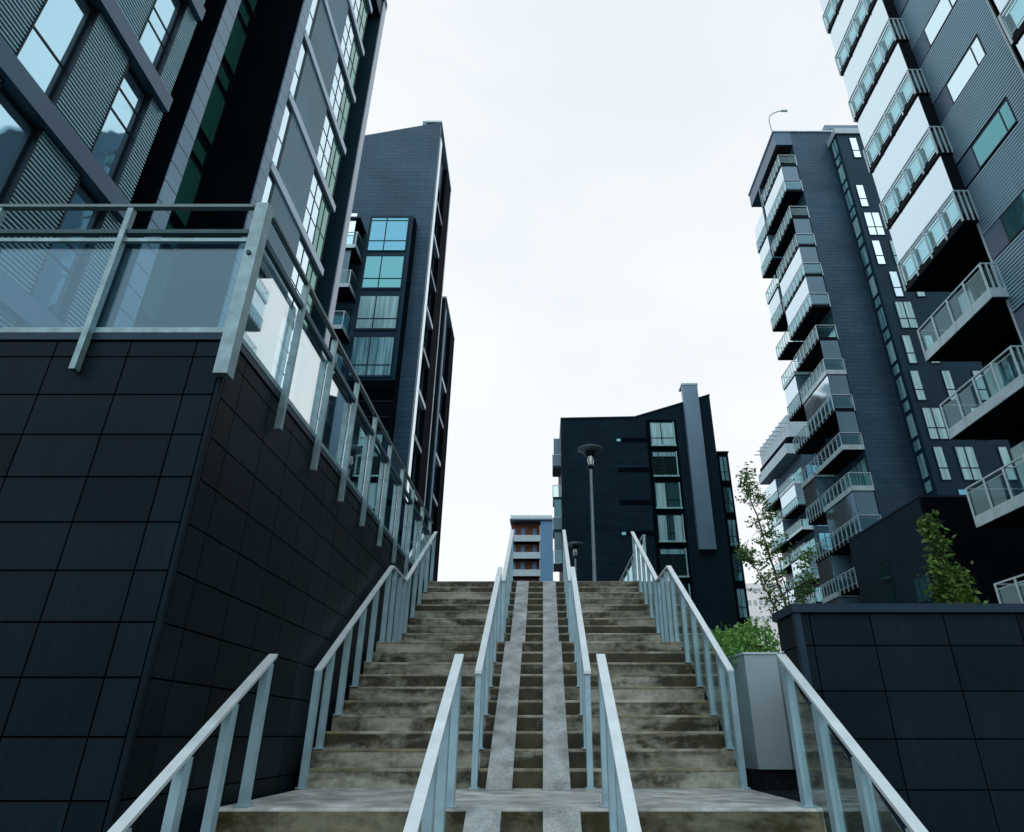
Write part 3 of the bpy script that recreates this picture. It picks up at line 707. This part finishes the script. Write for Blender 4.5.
# ------------------------------------------------------------------ gabled dark block in the middle
mb = thing('apartment_building', 'black-clad block with a kinked roofline and a tall grey shaft beyond the stairs', 'building', (9, 58, ZP))
MB().prism_y([(1.70, 2.0), (16.10, 2.0), (16.10, 31.15), (8.70, 28.75), (1.70, 28.6)], 55.6, 68).build('wall', M['clad_dark'], mb)
MB().prism_y([(1.66, 28.62), (8.70, 28.77), (16.14, 31.18), (16.14, 31.30), (8.70, 28.89), (1.66, 28.74)], 55.5, 68.1).build('roof', M['coping'], mb)
MB().box(16.12, 17.25, 56.0, 66, 2.0, 25.3).build('wing', M['clad_black'], mb)
MB().box(16.10, 17.32, 55.9, 66.1, 25.31, 25.45).build('wing_roof', M['coping'], mb)
MB().box(13.42, 14.88, 55.0, 55.59, 15.95, 32.0).build('shaft', M['chimney'], mb)
MB().box(13.36, 14.94, 54.95, 56.4, 32.0, 32.18).build('shaft_cap', M['alu'], mb)
MB().box(9.75, 12.60, 55.52, 55.595, 7.5, 28.5).build('window_bay', M['clad_black'], mb)
for k in range(6):
    zt_ = 28.25 - 3.03 * k; zb_ = zt_ - 2.5
    g = ['g_curtain_pale', 'g_dark', 'g_teal', 'g_teal', 'g_dark', 'g_dark'][k]
    w = window(mb, 'y', 10.05, 12.35, zb_, zt_, 55.51, -1, M[g], [11.1], [zb_ + .85], .07, M['frame'], .06)
    MB().box(10.05, 12.40, 55.30, 55.44, zb_ - .02, zb_ + .12).box(12.26, 12.36, 55.42, 55.45, zb_ + .12, zt_).build('sill', M['frame_teal'], w)
    if k in (2, 3): MB().box(10.15, 11.0 if k == 2 else 10.85, 55.425, 55.445, zb_ + .12, zt_ - .1).build('curtain', M['g_curtain_pale'], w)
    if k == 3: MB().box(11.55, 12.2, 55.425, 55.445, zb_ + .12, zt_ - .1).build('curtain', M['g_curtain_pale'], w)
    if k in (1, 4): MB().box(10.15, 12.2, 55.425, 55.445, zt_ - .5, zt_ - .1).build('blind', M['g_curtain'], w)
for k, z in enumerate((26.45, 23.45, 20.35, 17.5)):
    MB().box(6.85, 9.7, 55.56, 55.598, z - .22, z + .22).build('slot_window', M['clad_black'], mb)
    if k in (0, 3): MB().box(6.9, 7.25, 55.54, 55.558, z - .16, z + .1).build('slot_pane', M['g_teal'], mb)
for k in range(7):
    z = 25.0 - 3.03 * k
    window(mb, 'y', 16.35, 17.1, z - 2.5, z - .05, 55.99, -1, M['g_curtain' if k % 2 == 0 else 'g_teal'], [16.7], [z - 1.6], .06, M['frame'], .05)
for k in range(7):
    z = 23.9 - 3.03 * k
    s = MB().box(.92, 1.68, 56.2, 58.6, z, z + .2).build('balcony', M['frame'], mb)
    MB().box(.90, .94, 56.18, 58.6, z + .2, z + 1.25).box(.94, 1.68, 56.18, 56.21, z + .2, z + 1.25).build('railing_glass', M['glass_thin'] if k % 2 else M['greypanel'], s)
    MB().box(.88, 1.69, 56.14, 56.175, z + 1.26, z + 1.32).box(.86, .92, 56.14, 56.19, z + .02, z + 1.25).build('railing', M['alu'], s)
    if k in (0, 2, 3): MB().box(1.0, 1.65, 56.3, 56.33, z + .25, z + 3.0).build('glazed_screen', M['greypanel'] if k != 2 else M['g_dark'], s)

# ------------------------------------------------------------------ far block between the rails
fb = thing('apartment_building', 'distant block with brown galleries behind pale balconies and a steel-blue end panel', 'building', (-1, 100, ZP))
MB().box(-4.9, 1.3, 98.6, 110, 4, 31.3).build('wall', M['brownwall'], fb)
MB().box(-.35, 1.5, 96.9, 98.59, 4, 31.3).build('end_panel', M['steelblue'], fb)
MB().box(-5.1, 1.5, 96.6, 110, 31.32, 31.55).build('roof', M['band'], fb)
MB().box(-5.0, 1.4, 96.65, 96.75, 31.56, 32.1).build('roof_rail', M['alu'], fb)
for k in range(9):
    z = 28.1 - 2.62 * k
    s = MB().box(-5.0, -.36, 97, 98.58, z, z + .22).build('balcony', M['soffit'], fb)
    MB().box(-5.0, -.36, 96.93, 96.98, z - .02, z + .95).build('railing', M['planter'], s)
    for x in (-4.8, -3.4, -1.6):
        MB().box(x, x + .62, 98.45, 98.58, z + .24, z + 2.4).build('door', M['steelblue'], s)
    MB().box(-4.9, -4.8, 97.1, 97.2, z + .24, z + 2.5).box(-.5, -.4, 97.1, 97.2, z + .24, z + 2.5).build('post', M['alu'], s)

wb = thing('office_building', 'faint far white office block with rows of grey windows beyond the birch sapling', 'building', (66, 200, 0))
MB().box(60, 72, 200, 212, 0, 43.2).build('wall', M['white'], wb)
for z in (41.8, 37.6, 33.0):
    for i in range(5):
        MB().box(61.6 + i * 1.7, 62.6 + i * 1.7, 199.93, 199.99, z - .9, z + .6 if z < 41 else z).build('window', M['greywin'], wb)

# ------------------------------------------------------------------ right far tower
rt = thing('apartment_building', 'tall slate-clad tower with stacks of projecting glazed balconies', 'building', (28, 46, 2.2))
BX, WXR = 21.0, 22.5
MB().box(WXR, 40, 41.8, 49.5, 2.2, 51.0).build('wall', M['clad'], rt)
MB().box(BX, WXR - .002, 41.78, 49.5, 49.4, 51.0).build('roof_fascia', M['band'], rt)
MB().box(BX + .25, WXR - .003, 42.0, 46.8, 49.33, 49.398).build('roof_soffit', M['soffit_brown'], rt)
MB().box(BX + .0, WXR - .004, 46.9, 47.1, 44, 49.39).build('fin_wall', M['band'], rt)
MB().box(BX - .1, 40.1, 41.7, 49.6, 51.003, 51.12).build('roof', M['alu'], rt)
MB().box(27.2, 33.0, 44, 49, 51.13, 54.6).build('penthouse', M['greypanel'], rt)
for i in range(4): window(rt, 'y', 27.6 + i * 1.3, 28.8 + i * 1.3, 51.9, 54.0, 43.99, -1, M['g_sky'], (), (), .08)
r = MB().box(24.0, 27.1, 43.2, 43.25, 52.1, 52.2)
for i in range(6): r.box(24.0 + i * .6, 24.05 + i * .6, 43.2, 43.25, 51.13, 52.09)
r.build('roof_rail', M['alu'], rt)
enc1 = {12: 1, 9: 1, 8: 1, 5: 1, 2: 1}; endp = {4, 6, 10}
for k in range(-1, 14):
    z = 7.43 + 3.03 * k
    balcony(rt, 'x-', BX, WXR - .003, 41.82, 46.7, z, 7, 1, light=k in (6, 4, 3), enclosed=k in enc1, ztop=z + 3.03, endpanel=k in endp, strips=False,
            soff=M['soffit'])
    window(rt, 'x', 42.0, 46.5, z + .3, z + 2.6, WXR - .003, -1, M['g_teal'] if k % 3 else M['g_curtain'], [43.5, 45.0], (), .07)
    if k < 13:
        balcony(rt, 'x-', BX, WXR - .003, 47.2, 49.9, z, 5, 1, light=k % 3 == 1, enclosed=(k % 3 == 0 or k % 5 == 1), ztop=z + 3.03, strips=False)
        window(rt, 'x', 47.4, 49.3, z + .3, z + 2.6, WXR - .003, -1, M['g_blue'], [48.3], (), .07)
# protruding teal volume with scattered windows
MB().box(25.75, 45, 40.3, 41.79, 15.62, 48.95).build('projecting_bay', M['clad_teal'], rt)
MB().box(25.6, 45, 40.15, 41.79, 48.96, 49.6).build('bay_roof', M['planter'], rt)
for k in range(11):
    z = 16.4 + 3.0 * k
    window(rt, 'x', 40.55, 41.45, z + .7, z + 2.5, 25.745, -1, M['g_curtain_pale'] if k % 2 else M['g_curtain'], (), (), .06)
    window(rt, 'x', 40.55, 41.45, z - .3, z + .55, 25.745, -1, M['g_curtain'], (), (), .06)
rows = {48.6: [(26.7, 0)], 43.03: [(26.1, 0)], 40.0: [(26.1, 1)], 37.06: [(26.1, 0), (27.5, 0)], 33.97: [(26.75, 0), (28.4, 0)], 31.12: [(26.5, 1)],
        28.1: [(26.3, 0), (27.9, 0)], 25.1: [(26.15, 0), (28.4, 0), (30.6, 0)], 22.12: [(26.25, 1), (29.6, 0)], 19.17: [(26.25, 0), (27.7, 1), (30.6, 0)]}
for zt_, ws in rows.items():
    for x, wide in ws:
        w = 1.35 if wide else .72
        window(rt, 'y', x, x + w, zt_ - 2.5, zt_, 40.295, -1, M['g_sky' if zt_ > 39 or (zt_ < 38 and zt_ > 33 and x < 27) else 'g_curtain_pale'] if zt_ < 45 else M['g_sky'], [x + w / 2] if wide else (), [zt_ - 1.6], .07, M['frame'], .05)
window(rt, 'y', 27.1, 27.8, 15.66, 16.1, 40.295, -1, M['g_blue'], (), (), .04)
MB().box(20.0, 45, 33.0, 41.75, 2.2, 13.0).build('annex', M['clad_dark'], rt)
MB().box(19.96, 45, 32.96, 41.78, 13.003, 13.12).build('annex_roof', M['coping'], rt)
MB().box(20.15, 45, 32.93, 32.99, 2.2, 12.99).build('annex_front', M['clad_black'], rt)
MB().box(29, 45, 41.0, 41.6, 13.13, 15.6).build('undercroft', M['clad_black'], rt)
window(rt, 'x', 37.6, 38.5, 7.6, 10.9, 19.995, -1, M['g_dark'], (), [8.2], .06)
window(rt, 'x', 37.3, 38.2, 4.0, 7.2, 19.995, -1, M['g_green'], (), (), .06)
window(rt, 'x', 33.8, 35.4, 7.9, 9.2, 19.995, -1, M['g_teal'], [34.3, 34.9], (), .06)

t = thing('street_lamp', 'curved mast lamp standing on the roof corner of the slate-clad tower', 'street lamp', (21.1, 42.2, 51.12))
pts = [(21.12, 42.2, 51.12), (21.05, 42.2, 53.0), (21.2, 42.2, 53.6), (21.55, 42.2, 54.0), (22.1, 42.2, 54.25), (22.5, 42.2, 54.35)]
m = MB()
for a, b in zip(pts, pts[1:]): m.tube(a, b, .045, .045, 8)
m.build('mast', M['lampmetal'], t); MB().box(22.4, 22.98, 42.12, 42.28, 54.28, 54.40).build('lamp_head', M['lampmetal'], t)

# ------------------------------------------------------------------ farther tower on the right
r2 = thing('apartment_building', 'farther grey balcony tower peeping out behind the slate-clad tower', 'building', (36, 84, 2.2))
MB().box(33.9, 48, 79, 91.5, 2.2, 37.4).build('wall', M['clad'], r2)
MB().box(32.9, 36.5, 79, 91, 37.41, 40.6).build('roof_box', M['planter'], r2)
m = MB()
for i in range(9): m.box(31.9, 32.88, 79.4 + i * 1.4, 79.55 + i * 1.4, 39.6, 39.7)
m.build('sunshade', M['alu'], r2)
MB().box(32.1, 35.7, 79.0, 91, 35.0, 36.4).build('roof_terrace_wall', M['planter'], r2)
MB().box(32.5, 35.9, 79.1, 90.9, 36.41, 37.40).build('recess', M['clad_black'], r2)
for k in range(12):
    z = 33.0 - 3.03 * k + .9 - .9
    balcony(r2, 'x-', 32.4, 33.89, 79.2, 84.8, z - 2.2, 8, 1, light=k % 2 == 0, enclosed=k in (1, 4, 7), ztop=z + .83, strips=False)
    balcony(r2, 'x-', 32.4, 33.89, 85.4, 91.0, z - 2.2, 8, 1, light=k % 2 == 1, enclosed=k in (0, 2, 5), ztop=z + .83, strips=False)
    window(r2, 'x', 79.5, 84.5, z - 1.9, z + .4, 33.895, -1, M['g_teal'], [81.2, 82.9], (), .08)
    window(r2, 'y', 34.2, 35.9, z - 1.9, z + .4, 78.995, -1, M['g_blue'], [35.0], (), .08)

# ------------------------------------------------------------------ near right apartment block
rn = thing('apartment_building', 'corrugated grey block whose big balconies hang over the low tiled wall', 'building', (18, 14, 2.2))
RX = 14.1
MB().box(RX + .03, 34, 12.67, 16.18, 2.2, 44).build('wall', M['ribback'], rn)
MB().box(15.5, 34, 2.0, 12.668, 2.2, 44).build('wall', M['clad_black'], rn)
MB().box(15.5, 34, 16.182, 19.8, 2.2, 44).build('wall', M['clad_black'], rn)
MB().box(14.05, 34.1, 2.0, 19.9, 44.003, 44.5).build('roof', M['band'], rn)
MB().box(RX - .03, RX + .028, 16.12, 16.20, 2.3, 44).box(RX - .03, RX + .028, 12.65, 12.72, 2.3, 44).build('corner_trim', M['planter'], rn)
zw = [18.0 + 3.03 * k for k in range(-5, 9)]
z = 2.3
m = MB()
while z < 43.9:
    inw = any(a - .04 < z + .04 < a + 1.02 for a in zw)
    for (a, b) in (((12.725, 13.44), ) if inw else ((12.725, 16.115), )):
        m.prism_y([(RX + .025, z), (RX - .02, z + .012), (RX - .02, z + .076), (RX + .025, z + .088)][::-1], a, b)
    z += .115
m.build('corrugated_panel', M['rib_fine'], rn)
for i, a in enumerate(zw):
    MB().box(RX + .0, RX + .029, 13.45, 16.11, a - .02, a + 1.02).build('window_recess', M['joint'], rn)
    w = window(rn, 'x', 13.46, 15.30, a, a + .99, RX - .002, -1, M['g_sky'] if i > 5 else M['g_teal'], [13.87], (), .045, M['frame'], .02)
    MB().box(RX - .015, RX - .001, 15.30, 16.10, a, a + .99).build('blank_pane', M['band'], w)
for col, (ya, yb_, n) in enumerate(((16.05, 19.8, 4), (8.2, 12.15, 4))):
    for k in range(-1, 12):
        z = 7.43 + 3.03 * k
        enc = k >= 3
        balcony(rn, 'x-', 13.6, 15.49, ya, yb_, z, n, 11 if col == 0 else 1, light=k <= 2, enclosed=enc, ztop=z + 3.03, th=.24)
        if not enc:
            window(rn, 'x', ya + .3, yb_ - .2, z + .3, z + 2.6, 15.495, -1, M['g_teal'] if k % 2 else M['g_dark'], [ya + 1.4, ya + 2.5], (), .07)
            MB().box(15.30, 15.48, yb_ - .9, yb_ - .2, z + .3, z + 2.6).build('door', M['g_curtain_pale'], rn)

# ------------------------------------------------------------------ sky, sun, camera
w = bpy.data.worlds.new('World'); bpy.context.scene.world = w; w.use_nodes = True
N = w.node_tree.nodes; L = w.node_tree.links; bg = N['Background']
sky = N.new('ShaderNodeTexSky'); sky.sky_type = 'NISHITA'; sky.sun_disc = False
sky.sun_elevation = R(52); sky.sun_rotation = R(200)
tc = N.new('ShaderNodeTexCoord'); mp = N.new('ShaderNodeMapping'); mp.inputs['Scale'].default_value = (1, 1, 1.8)
L.new(tc.outputs['Generated'], mp.inputs['Vector'])
n = N.new('ShaderNodeTexNoise'); n.inputs['Scale'].default_value = 1.6; n.inputs['Detail'].default_value = 6; n.inputs['Roughness'].default_value = .5; n.inputs['Distortion'].default_value = .4
L.new(mp.outputs[0], n.inputs['Vector'])
r = N.new('ShaderNodeValToRGB'); r.color_ramp.elements[0].position = .32; r.color_ramp.elements[1].position = .68
r.color_ramp.elements[0].color = (8.7, 9.45, 10.0, 1); r.color_ramp.elements[1].color = (10.4, 10.6, 10.7, 1)
L.new(n.outputs['Fac'], r.inputs[0])
mx = N.new('ShaderNodeMix'); mx.data_type = 'RGBA'; mx.inputs['Factor'].default_value = .93
L.new(sky.outputs[0], mx.inputs[6]); L.new(r.outputs[0], mx.inputs[7])
L.new(mx.outputs[2], bg.inputs['Color']); bg.inputs['Strength'].default_value = .1

sl = bpy.data.lights.new('sun', 'SUN'); sl.energy = .5; sl.angle = R(85); sl.color = (.97, .99, 1)
so = bpy.data.objects.new('sun', sl); C.objects.link(so)
az_, el_ = R(200), R(52)
d = Vector((math.sin(az_) * math.cos(el_), math.cos(az_) * math.cos(el_), math.sin(el_)))
so.rotation_euler = (-d).to_track_quat('-Z', 'Y').to_euler(); so.location = (0, 0, 60)

cam = bpy.data.cameras.new('camera'); co = bpy.data.objects.new('camera', cam); C.objects.link(co)
co.location = (0, 0, CAMZ); co.rotation_euler = (math.pi / 2 + .457, 0, 0)
cam.sensor_width = 36; cam.sensor_fit = 'HORIZONTAL'; cam.lens = 36 * 650 / 1024
cam.shift_x = -31 / 1024; cam.clip_start = .05; cam.clip_end = 2000
S = bpy.context.scene; S.camera = co
S.view_settings.view_transform = 'Standard'; S.view_settings.look = 'None'; S.view_settings.exposure = 0; S.view_settings.gamma = 1
S.cycles.max_bounces = 8; S.cycles.transparent_max_bounces = 24
for o in bpy.data.objects:
    if '_o' in o: del o['_o']
